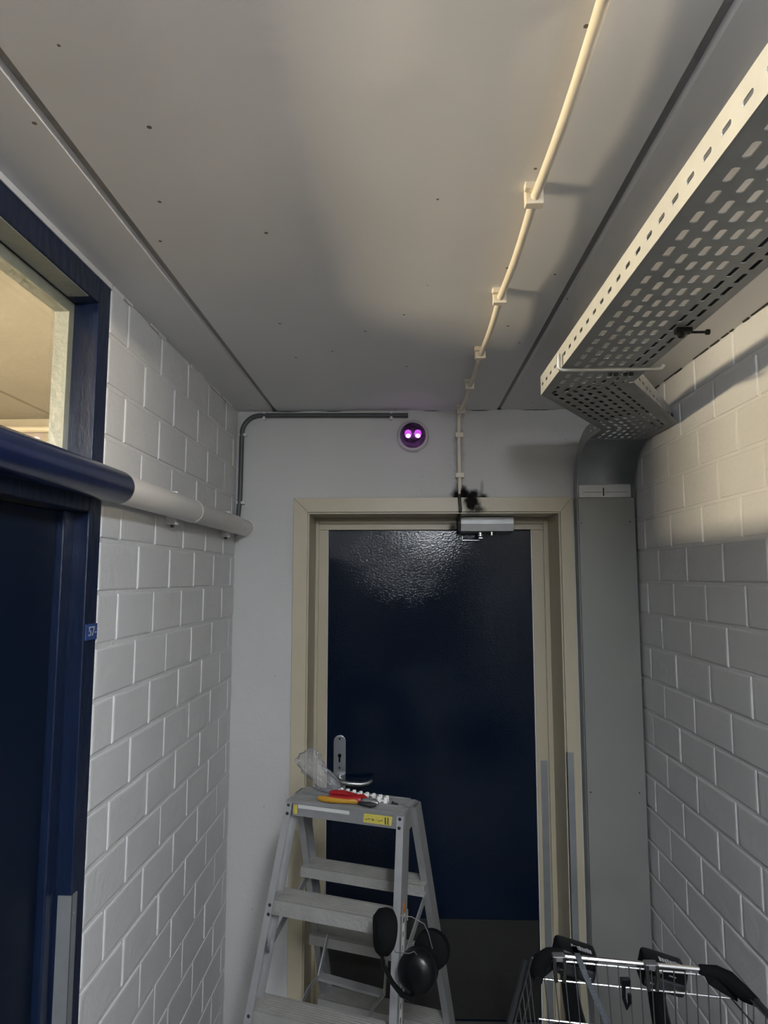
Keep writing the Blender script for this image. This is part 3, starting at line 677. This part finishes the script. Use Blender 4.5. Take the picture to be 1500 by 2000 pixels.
def tread(P, z, flip):
    hw = (W0/2 + (KX if not flip else KX2)*(H-z)) + (.012 if flip else 0) - .003
    v0 = -(DD/2 + KF*(H-z)) + .002 if not flip else DD/2 + KR*(H-z) - .002
    s = 1 if not flip else -1
    mb = MB().box((-hw, v0, z-.003), (hw, v0+s*.080, z), lambda p: LW(p.x, p.y, p.z))
    mb.box((-hw, v0, z-.040), (hw, v0+s*.003, z-.003), lambda p: LW(p.x, p.y, p.z))
    mb.box((-hw, v0+s*.077, z-.030), (hw, v0+s*.080, z-.003), lambda p: LW(p.x, p.y, p.z))
    for k in range(7):
        a = v0 + s*(.012+k*.009)
        mb.box((-hw+.022, a, z), (hw-.022, a+s*.003, z+.0012), lambda p: LW(p.x, p.y, p.z))
    o = build('tread', mb, M['alut'], ld)
    if not flip:
        for sg in (-1, 1):
            for dz in (-.012, -.034):
                b = sg*(hw-.008); zz = z+dz; vv = -(DD/2 + KF*(H-zz))
                build('rivet', MB().lathe([(.0048, 0), (.0048, .0015), (.003, .0028), (.0005, .003)], LW(b, vv, zz), LW(0,-1,0)-LW(0,0,0), 10), M['dgrey'], o)
    return o
for n in range(1, 5):
    tread(FR, H - n*ST, False); tread(RE, H - n*ST - .0, True)
# platform of two ribbed boards
pf = MB(); hw = W0/2 - .001
for v0, v1 in ((-DD/2+.001, -.006), (.006, DD/2-.001)):
    for a in (v0, v1-.004): pf.box((-hw+.018, a, H), (hw-.018, a+.004, H+.0035), lambda p: LW(p.x, p.y, p.z))
    pf.box((-hw, v0, H-.003), (hw, v1, H), lambda p: LW(p.x, p.y, p.z))
    for k in range(6):
        a = v0 + .006 + k*.0095
        pf.box((-hw, a, H), (hw, a+.003, H+.0012), lambda p: LW(p.x, p.y, p.z))
pf.box((-hw+.021, -DD/2, H-.042), (hw-.021, -DD/2+.003, H-.003), lambda p: LW(p.x, p.y, p.z))
pf.box((-hw, -DD/2-.002, H-.006), (hw, -DD/2+.003, H+.001), lambda p: LW(p.x, p.y, p.z))
pf.box((-hw+.021, -DD/2-.002, H-.027), (hw-.021, -DD/2, H-.021), lambda p: LW(p.x, p.y, p.z))
pf.box((-hw, DD/2-.003, H-.042), (hw, DD/2, H-.003), lambda p: LW(p.x, p.y, p.z))
pfo = build('platform', pf, M['alu'], ld)
for sg in (-1, 1):
    for dz in (-.012, -.034):
        vv = -(DD/2 + KF*(-dz))
        build('rivet', MB().lathe([(.0048, 0), (.0048, .0015), (.003, .0028), (.0005, .003)], LW(sg*(hw-.009), vv-.0005, H+dz), LW(0,-1,0)-LW(0,0,0), 10), M['dgrey'], pfo)
    build('hinge_plate', lbox(sg*(hw+.001), sg*(hw+.004), -DD/2+.004, DD/2+.004, H-.055, H-.002), M['alu'], ld, bevel=.0008)
# stickers
def sticker(name, u0, u1, z0, z1, m, v=-DD/2-.0022, slant=0, parent=pfo):
    mb = MB().loft([[LW(u0, v, z0), LW(u1, v, z0), LW(u1+slant, v, z1), LW(u0+slant, v, z1)], [LW(u0, v-.0006, z0), LW(u1, v-.0006, z0), LW(u1+slant, v-.0006, z1), LW(u0+slant, v-.0006, z1)]])
    return build(name, mb, M[m], parent)
st1 = sticker('sticker', .064, .150, H-.034, H-.009, 'stick_y', slant=.003); st1['label'] = 'yellow sticker with two dark bars'
mb = MB()
for k, (a, b) in enumerate(((.130, .1335), (.138, .1415))): mb.box((a, -DD/2-.0034, H-.032), (b, -DD/2-.0029, H-.013), lambda p: LW(p.x, p.y, p.z))
for k in range(8):
    a = .072 + k*.0066; mb.box((a, -DD/2-.0034, H-.026 + .002*(k % 3)), (a+.0042, -DD/2-.0029, H-.0235 + .002*(k % 2)), lambda p: LW(p.x, p.y, p.z))
build('print', mb, M['ink'], st1)
sticker('sticker', -.160, -.148, H-.036, H-.010, 'stick_y')['label'] = 'scrap of yellow sticker at the left end'
sticker('sticker', -.146, .02, H-.019, H-.009, 'galvin', v=-DD/2-.0006)['label'] = 'worn white label strip'
def rail_sticker(name, sg, z0, z1, v0, v1, m, out, parent=ld):
    # on the web of a front rail, seen from outside (out=1) or inside (out=-1)
    d = (.0006 if out > 0 else -.0032)
    q = lambda z, v, e: FR(sg, z, sg*(d + out*e), v)
    mb = MB().loft([[q(z0, v0, 0), q(z0, v1, 0), q(z1, v1, 0), q(z1, v0, 0)], [q(z0, v0, .0005), q(z0, v1, .0005), q(z1, v1, .0005), q(z1, v0, .0005)]])
    return build(name, mb, M[m], parent)
a = rail_sticker('sticker', 1, .60, .97, .020, .042, 'stick_w', 1); a['label'] = 'white label with fine print on the right rail'
for k in range(11):
    z = .965 - k*.030
    rail_sticker('print', 1, z-.012, z, .023, .026 + .012*random.random(), 'ink', 1.9, a)
rail_sticker('sticker', 1, .975, .995, .020, .042, 'stick_o', 1)['label'] = 'orange label on the right rail'
a = rail_sticker('sticker', -1, H-.23, H-.10, .012, .034, 'stick_w', -1); a['label'] = 'white label with print inside the left rail'
for k in range(8):
    z = H-.105 - k*.015
    rail_sticker('print', -1, z-.008, z, .015, .020 + .010*random.random(), 'ink', -1.9, a)
# spreader bars
def bar(name, p, q, wdt, thk, m='alu', parent=ld):
    p = Vector(p); q = Vector(q); d = (q-p).normalized(); sd = Vector((ct, sn, 0)); up = d.cross(sd).normalized()
    mb = MB().loft([[c + sd*thk*a + up*wdt*b for a, b in ((-.5,-.5), (.5,-.5), (.5,.5), (-.5,.5))] for c in (p, q)])
    return build(name, mb, M[m], parent, bevel=.0008)
zf, zr = H-1.50*ST, H-1.15*ST
for sg in (-1, 1):
    b_ = bar('spreader', FR(sg, zf-.01, -sg*.012, .045), RE(sg, zr, -sg*.012, -.045), .024, .004)
    build('pivot', MB().lathe([(.008, -.004), (.008, .004)], FR(sg, zf-.01, -sg*.012, .045), (ct, sn, 0), 12), M['steel'], b_)
# folding cross strut low between the two sides
zc1 = .615
L0, L1 = Vector((-.266, 2.13, .652)), Vector((-.061, 2.055, .648))
mb = MB().loft([[c + LW(0,a,b)-LW(0,0,0) for a, b in ((-.016,-.004), (.016,-.004), (.016,.004), (-.016,.004))] for c in (L0, L1)])
fs = build('cross_strut', mb, M['alu'], ld, bevel=.001)
for s_, c in ((-1, L0), (1, L1)):
    e1 = Vector((-.296, 1.98, .664)) if s_ < 0 else Vector((-.108, 1.93, .645)); e2 = Vector((-.246, 2.20, .738)) if s_ < 0 else Vector((-.052, 2.14, .735))
    build('strut_arm', MB().tube([c, c.lerp(e1, .6)+Vector((0,0,.012)), e1], .0045, 8), M['steel'], fs, smooth=True)
    bar('strut_arm', c, e2, .018, .004, 'alu', fs)

# ------------------------------------------------------------------ things on the platform
ZP = H + .0013
# side cutters
pl = thing('side_cutters', 'red and yellow insulated side cutters lying on the ladder platform', 'pliers', LW(-.02, -.03, ZP), TH)
def handle(pts, m, name):
    P = [LW(u, v, z) for u, v, z in pts]
    return build(name, MB().tube(P, [.0055, .0085, .0088, .0075, .0072, .0105, .009], 12), M[m], pl, smooth=True)
zh = ZP + .0088
h1 = handle([(-.106, -.004, zh+.004), (-.095, -.004, zh+.005), (-.065, .000, zh+.006), (-.035, -.004, zh+.005), (-.012, -.010, zh+.004), (.004, -.013, zh+.004), (.016, -.020, zh+.002)], 'red', 'handle')
h2 = handle([(-.124, -.050, zh), (-.112, -.050, zh), (-.080, -.051, zh), (-.050, -.048, zh), (-.026, -.043, zh), (-.010, -.038, zh+.002), (.004, -.033, zh)], 'yellow', 'handle')
h1['label'] = 'red insulated handle'; h2['label'] = 'yellow and red insulated handle'
build('grip_inlay', MB().tube([LW(u, v, zh+dz) for u, v, dz in ((-.108, -.047, .003), (-.080, -.046, .004), (-.050, -.043, .004), (-.026, -.039, .004), (-.010, -.036, .005), (.006, -.032, .003))], [.004, .0082, .0082, .0082, .0112, .0105], 10), M['red'], h2, smooth=True)
hm = MB().tube([LW(.000, -.030, zh), LW(.018, -.028, zh), LW(.034, -.028, zh), LW(.050, -.030, zh), (LW(.062, -.034, zh))], [.006, .0085, .012, .011, .004], 12)
build('jaw', hm, M['steel'], pl, smooth=True, label='steel cutting jaws')
build('pivot', MB().lathe([(.0065, 0), (.0065, .003), (.004, .004)], LW(.034, -.028, zh+.0105), (0,0,1), 14), M['chrome'], pl, smooth=True)
build('jaw', MB().tube([LW(.002, -.044, zh-.002), LW(.020, -.046, zh-.002), LW(.042, -.048, zh-.002), LW(.058, -.044, zh-.002)], [.004, .006, .0085, .004], 10), M['dgrey'], pl, smooth=True)
pl.location = Vector(pl.location) + LW(.036, .002, 0) - LW(0, 0, 0)
# terminal strip
ts = thing('terminal_strip', 'strip of white screw terminals behind the side cutters', 'terminal strip', LW(.0, .03, ZP), TH)
src = None
for k in range(8):
    u = -.048 + k*.0225; v = .030 - k*.0034
    p = LW(u, v, ZP)
    mb = MB().box((-.0048, -.0115, 0), (.0048, .0115, .010), lambda q: p + LW(q.x, q.y, q.z) - LW(0,0,0))
    mb.lathe([(.0060, 0), (.0060, .0070), (.0045, .0078)], p + LW(0, -.0075, .0100) - LW(0,0,0), (0,0,1), 12)
    mb.lathe([(.0060, 0), (.0060, .0070), (.0045, .0078)], p + LW(0, .0075, .0100) - LW(0,0,0), (0,0,1), 12)
    o = build('terminal', mb, M['white'], ts, bevel=.0004, seg=1)
    if k < 7: build('link', MB().box((.0055, -.0035, .002), (.0170, .0035, .007), lambda q: p + LW(q.x, q.y, q.z) - LW(0,0,0)), M['white'], o)
# little dark screw at the strip's end
o = build('screw', MB().lathe([(.004, 0), (.004, .003), (.0018, .004), (.0016, .02), (.0002, .024)], LW(.128, .004, ZP+.004), LW(1,-.3,0)-LW(0,0,0), 10), M['dgrey']); tag(o, 'small dark screw on the platform beside the terminal strip', 'screw')
# crumpled clear bag
bg = bpy.data.meshes.new('plastic_bag'); bm = bmesh.new(); bmesh.ops.create_icosphere(bm, subdivisions=4, radius=1)
from mathutils import noise as mnoise
outl = lambda z: .030 + .020*math.sin(z*5.0+.6)
for v_ in bm.verts:
    x, y, z = v_.co; z01 = (z+1)/2
    n_ = mnoise.noise(Vector((x*2.2, y*2.2, z*2.6))*1.6)*.35 + mnoise.noise(Vector((x, y, z))*6)*.14
    r_h = (.048*(1-z01) + .036*z01) * (1+n_)
    if z01 < .12: r_h *= 1.15
    hgt = .128*z01*(1+.10*n_) + (.012*abs(mnoise.noise(Vector((x*5, y*5, 3)))) if z01 > .8 else 0)
    flat = .55
    cxu = -.118 + .030*(1-z01)**2 - .040*z01 + .012*math.sin(z01*7)
    q = LW(cxu + x*r_h*1.15, .030 + y*r_h*flat, ZP + .001 + max(0, hgt))
    v_.co = q
bm.to_mesh(bg); bm.free(); bg.materials.append(M['bag'])
for p_ in bg.polygons: p_.use_smooth = (p_.index % 3 != 0)
o = bpy.data.objects.new('plastic_bag', bg); C.objects.link(o); tag(o, 'crumpled clear plastic bag standing on the ladder platform', 'bag')

# ------------------------------------------------------------------ ear defenders hung on the right front rail
ed = thing('ear_defenders', 'black ear defenders hooked over the right rail of the ladder', 'ear defenders', (0, 1.75, .95))
def cup(c, axis, r, th, parent):
    o = build('ear_cup', MB().lathe([(r*.3, th), (r*.72, th*.93), (r*.95, th*.62), (r, th*.2), (r*.96, 0)], c, axis, 28), M['black'], parent, smooth=True)
    o2 = build('cushion', MB().lathe([(r*.90, 0), (r*1.0, -.006), (r*.98, -.018), (r*.8, -.024), (r*.4, -.020)], c, axis, 28), M['blackm'], o, smooth=True)
    return o
A_ = Vector((-.052, 1.690, 1.012)); B_ = Vector((.034, 1.745, .893))
ca = build('ear_cup', MB().tube([(A_.x-.020, A_.y-.006, A_.z+.004), (A_.x-.012, A_.y-.004, A_.z+.004), (A_.x, A_.y, A_.z), (A_.x+.014, A_.y+.004, A_.z-.004), (A_.x+.022, A_.y+.006, A_.z-.006)], [.034, .047, .052, .050, .040], 26), M['blackm'], ed, smooth=True, label='ear cup on the tread, foam side out')
for v_ in ca.data.vertices: pass
cbp = cup(B_, (-.25, -.93, .20), .050, .036, ed)
build('headband', MB().tube([(-.060, 1.672, .985), (-.050, 1.668, .945), (-.032, 1.675, .905), (-.008, 1.69, .868), (.012, 1.705, .848), (.028, 1.735, .846)], [.004, .005, .006, .007, .007, .006], 8), M['black'], ed, smooth=True)
for pts in ([(-.034, 1.70, .990), (-.022, 1.674, .972), (.010, 1.70, .956), (.024, 1.72, .950), (.046, 1.745, .912)], [(-.01, 1.79, 1.000), (.020, 1.80, .992), (.052, 1.80, .975), (.062, 1.79, .958), (.072, 1.78, .925)]):
    build('wire_yoke', MB().tube(pts, .0014, 6), M['steel'], ed, smooth=True)
build('ear_cup', MB().lathe([(.030, .0), (.046, -.010), (.048, -.03), (.040, -.045)], B_+Vector((.032, .045, .018)), (-.25, -.93, .20), 24), M['blackm'], ed, smooth=True)

# ------------------------------------------------------------------ wire cart in the lower right corner
ZR = .995
ca_ = thing('wire_trolley', 'chrome wire trolley with black corner caps in the lower right', 'trolley', (.5, 1.3, 0))
FA, FB = Vector((.300, 1.640, ZR)), Vector((.735, 1.578, ZR))
BA, BB = Vector((.06, .95, ZR)), Vector((.775, .90, ZR))
BD = .34                                                                # basket depth
def rod(name, pts, r, parent=ca_, m='chrome', n=8): return build(name, MB().tube(pts, r, n), M[m], parent, smooth=True)
rod('front_rail', [FA+Vector((.03,-.004,0)), FB-Vector((.05,-.007,0))], .0052)
rod('side_rail', [FA+Vector((-.020,-.03,-.004)), BA], .006, m='dgrey'); rod('side_rail', [FB+Vector((.012,-.03,-.012)), BB+Vector((-.01,0,0))], .0065, m='dgrey')
rod('back_rail', [BA, BB], .006)
def down(p, z, cin=.0):      # baskets taper downwards
    c = Vector(((FA.x+BB.x)/2, (FA.y+BA.y)/2, 0)); f = 1 - .12*(z/BD)
    return Vector((c.x + (p.x-c.x)*f, c.y + (p.y-c.y)*f, ZR - z))
for z in (.011, .052, .135, .22, .30, .34):
    rod('wire', [down(FA, z), down(FB, z)], .0022 if z > .02 else .0025)
    rod('wire', [down(FA, z), down(BA, z)], .0018, m='wire'); rod('wire', [down(FB, z), down(BB, z)], .0018, m='wire'); rod('wire', [down(BA, z), down(BB, z)], .0018, m='wire')
def pickets(a, b, n):
    for k in range(1, n):
        p = a.lerp(b, k/n)
        rod('wire', [down(p, .008)+Vector((0,-.003,0)), down(p, BD)], .0014, m='wire', n=6)
pickets(FA, FB, 18); pickets(FA, BA, 16); pickets(FB, BB, 16); pickets(BA, BB, 14)
for k in range(14):
    rod('wire', [down(FA.lerp(FB, k/13), BD), down(BA.lerp(BB, k/13), BD)], .0016, m='wire', n=6)
# corner caps
def corner(P, s):
    q = P
    pts = [q+Vector((-s*.065, .006, .001)), q+Vector((-s*.030, .004, -.004)), q+Vector((-s*.008, -.010, -.010)), q+Vector((s*.008, -.045, -.020)), q+Vector((s*.013, -.085, -.012))]
    o = build('corner_cap', MB().tube(pts, [.0105, .0150, .0175, .0160, .009], 12), M['blackm'], ca_, smooth=True, label='black plastic corner cap')
    fl = MB().loft([[q+Vector((-s*.065, .008, .008)), q+Vector((-s*.02, .006, .006)), q+Vector((s*.004, -.010, -.002)), q+Vector((s*.002, -.014, -.050)), q+Vector((-s*.020, .0, -.040)), q+Vector((-s*.05, .006, -.026))],
                    [q+Vector((-s*.065, -.004, .008)), q+Vector((-s*.02, -.006, .006)), q+Vector((s*.004, -.022, -.002)), q+Vector((s*.002, -.026, -.050)), q+Vector((-s*.020, -.012, -.040)), q+Vector((-s*.05, -.006, -.026))]])
    build('gusset', fl, M['blackm'], o, bevel=.003)
corner(FB, 1); corner(FA+Vector((.012, -.002, 0)), -1)
# chassis and wheels
ZB_ = ZR - BD
for p in (FA, FB, BA, BB):
    q = down(p, BD); rod('leg', [q, Vector((q.x*.98+.01, q.y, .13))], .009, m='steel')
for a, b in ((FA, FB), (BA, BB), (FA, BA), (FB, BB)):
    q, r = down(a, BD), down(b, BD); rod('chassis_bar', [Vector((q.x*.98+.01, q.y, .15)), Vector((r.x*.98+.01, r.y, .15))], .009, m='steel')
for p in (FA, FB, BA, BB):
    q = down(p, BD); c = Vector((q.x*.98+.01, q.y, .055))
    wh = build('wheel', MB().lathe([(.02, -.014), (.050, -.014), (.055, -.008), (.055, .008), (.050, .014), (.02, .014)], c, (1,0,0), 24), M['dgrey'], ca_, smooth=True)
    build('fork', MB().box(c+Vector((-.020, -.012, -.01)), c+Vector((-.016, .012, .085))).box(c+Vector((.016, -.012, -.01)), c+Vector((.020, .012, .085))).box(c+Vector((-.020, -.012, .078)), c+Vector((.020, .012, .085))), M['steel'], wh)
# cordless drills hooked upside down over the far rail, battery up
def drill(x, y, ztop, rz, lab, sg=1):
    d = thing('cordless_drill', lab, 'drill', (x, y, ztop-.25), rz, 'cordless drills hooked over the trolley rail')
    R = Matrix.Translation((x, y, 0)) @ Matrix.Rotation(rz, 4, 'Z')
    T = Matrix.Translation((0, 0, ztop)) @ Matrix.Rotation(math.radians(13), 4, 'Y')     # battery block tips to the right
    def bx(a, b, XF=T): return MB().box(a, b, lambda p: R @ (XF @ p))
    ba = build('battery', bx((-.050, -.034, -.062), (.050, .034, .0)), M['black'], d, bevel=.013, seg=3, smooth=True, label='black battery pack with grey print')
    build('battery_step', bx((-.045, -.0365, -.056), (.047, .030, -.028)), M['dgrey'], ba, bevel=.006)
    # worn grey print on the camera side and top edge
    mb = MB()
    for k in range(8):
        a = -.014 + k*.0062; hh = .003*((k*7) % 3 == 0)
        mb.box((a, -.0175, .0), (a+.0046, -.003+hh, .0007), lambda p: R @ (T @ p))
    mb.box((-.036, -.0352, -.019), (-.010, -.0344, -.0145), lambda p: R @ (T @ p)); mb.box((.006, -.0352, -.019), (.022, -.0344, -.0165), lambda p: R @ (T @ p))
    build('print', mb, M['print'], ba)
    mb = MB()
    for a, t_ in ((-.030, .5), (.030, -.5)):
        mb.box((a-.007, -.0378, -.047), (a+.007, -.0366, -.044), lambda p: R @ (T @ p))
    build('print', mb, M['print'], ba)
    gp = [R @ Vector(p) for p in ((-.018, 0, ztop-.050), (-.020, 0, ztop-.085), (-.016, 0, ztop-.12), (-.010, 0, ztop-.155), (-.004, 0, ztop-.19))]
    build('grip', MB().tube(gp, [.024, .020, .0205, .022, .026], 16), M['black'], d, smooth=True)
    zb = ztop-.215
    body = [R @ Vector(p) for p in ((-.070*sg, 0, zb), (-.065*sg, 0, zb), (-.03*sg, 0, zb), (.04*sg, 0, zb), (.06*sg, 0, zb))]
    build('body', MB().tube(body, [.020, .031, .034, .034, .028], 20), M['dgrey'], d, smooth=True)
    build('chuck', MB().tube([R @ Vector(p) for p in ((.06*sg, 0, zb), (.075*sg, 0, zb), (.10*sg, 0, zb), (.112*sg, 0, zb))], [.024, .024, .020, .012], 18), M['black'], d, smooth=True)
    build('trigger', MB().tube([R @ Vector(p) for p in ((.010*sg, 0, ztop-.165), (.020*sg, 0, ztop-.185))], .009, 10), M['dgrey'], d, smooth=True)
    return d
DR1 = drill(.420, 1.690, .986, math.radians(-6), 'upside down black cordless drill at the left, crossed by a grey strap', -1)
DR2 = drill(.622, 1.668, .972, math.radians(-8), 'upside down black cordless drill near the right trolley corner')
# yellowish clips behind the rail
for i, (x, y) in enumerate(((.361, 1.626), (.565, 1.601))):
    t = thing('rail_clip', ['dull clip hooked on the trolley rail at the left drill', 'dull clip hooked on the trolley rail at the right drill'][i], 'clip', (x, y, ZR), 0, 'clips on the trolley rail')
    for dx in (-.011, .011):
        build('prong', MB().tube([(x+dx, y-.010, ZR+.004), (x+dx*1.1, y-.013, ZR-.02), (x+dx*.8, y-.013, ZR-.048)], .0045, 8), M['kick'], t, smooth=True)
    build('head', MB().box((x-.015, y-.0125, ZR-.006), (x+.015, y+.009, ZR+.0065)), M['steel'], t, bevel=.003)
# hook hanging on second wire
t = thing('snap_hook', 'black plastic snap hook hanging from the trolley wire', 'hook', (.506, 1.60, .94))
q = Vector((.506, 1.600, .955))
build('head', MB().box(q+Vector((-.011, -.008, -.004)), q+Vector((.011, .004, .012))), M['black'], t, bevel=.003)
build('hook', MB().tube([q+Vector((-.004, -.003, 0)), q+Vector((-.005, -.003, -.03)), q+Vector((.002, -.003, -.052)), q+Vector((.008, -.003, -.04)), q+Vector((.008, -.003, -.022))], .0045, 8), M['black'], t, smooth=True)
# strap
sp = []
for p in ((.405, 1.652, 1.003), (.405, 1.625, 1.003), (.406, 1.600, .998), (.408, 1.582, .989), (.427, 1.572, .945), (.450, 1.565, .895), (.475, 1.555, .80)): sp.append(Vector(p))
mb = MB().loft([[p+Vector((-.0065, 0, 0)), p+Vector((.0065, 0, 0)), p+Vector((.0065, .003, 0)), p+Vector((-.0065, .003, 0))] for p in sp])
o = build('webbing_strap', mb, M['strap']); tag(o, 'slate grey strap hanging across the left drill battery', 'strap')
# round bag in the near right of the basket
bm = bmesh.new(); bmesh.ops.create_icosphere(bm, subdivisions=4, radius=1)
for v_ in bm.verts:
    n_ = 1 + .12*mnoise.noise(v_.co*2.0)
    v_.co = Vector((.600 + v_.co.x*.070*n_, 1.30 + v_.co.y*.065*n_, .815 + v_.co.z*.120*n_))
me = bpy.data.meshes.new('cloth_pouch'); bm.to_mesh(me); bm.free(); me.materials.append(M['dgrey'])
for p_ in me.polygons: p_.use_smooth = True
o = bpy.data.objects.new('cloth_pouch', me); C.objects.link(o); tag(o, 'rounded dark pouch in the right side of the trolley', 'pouch')
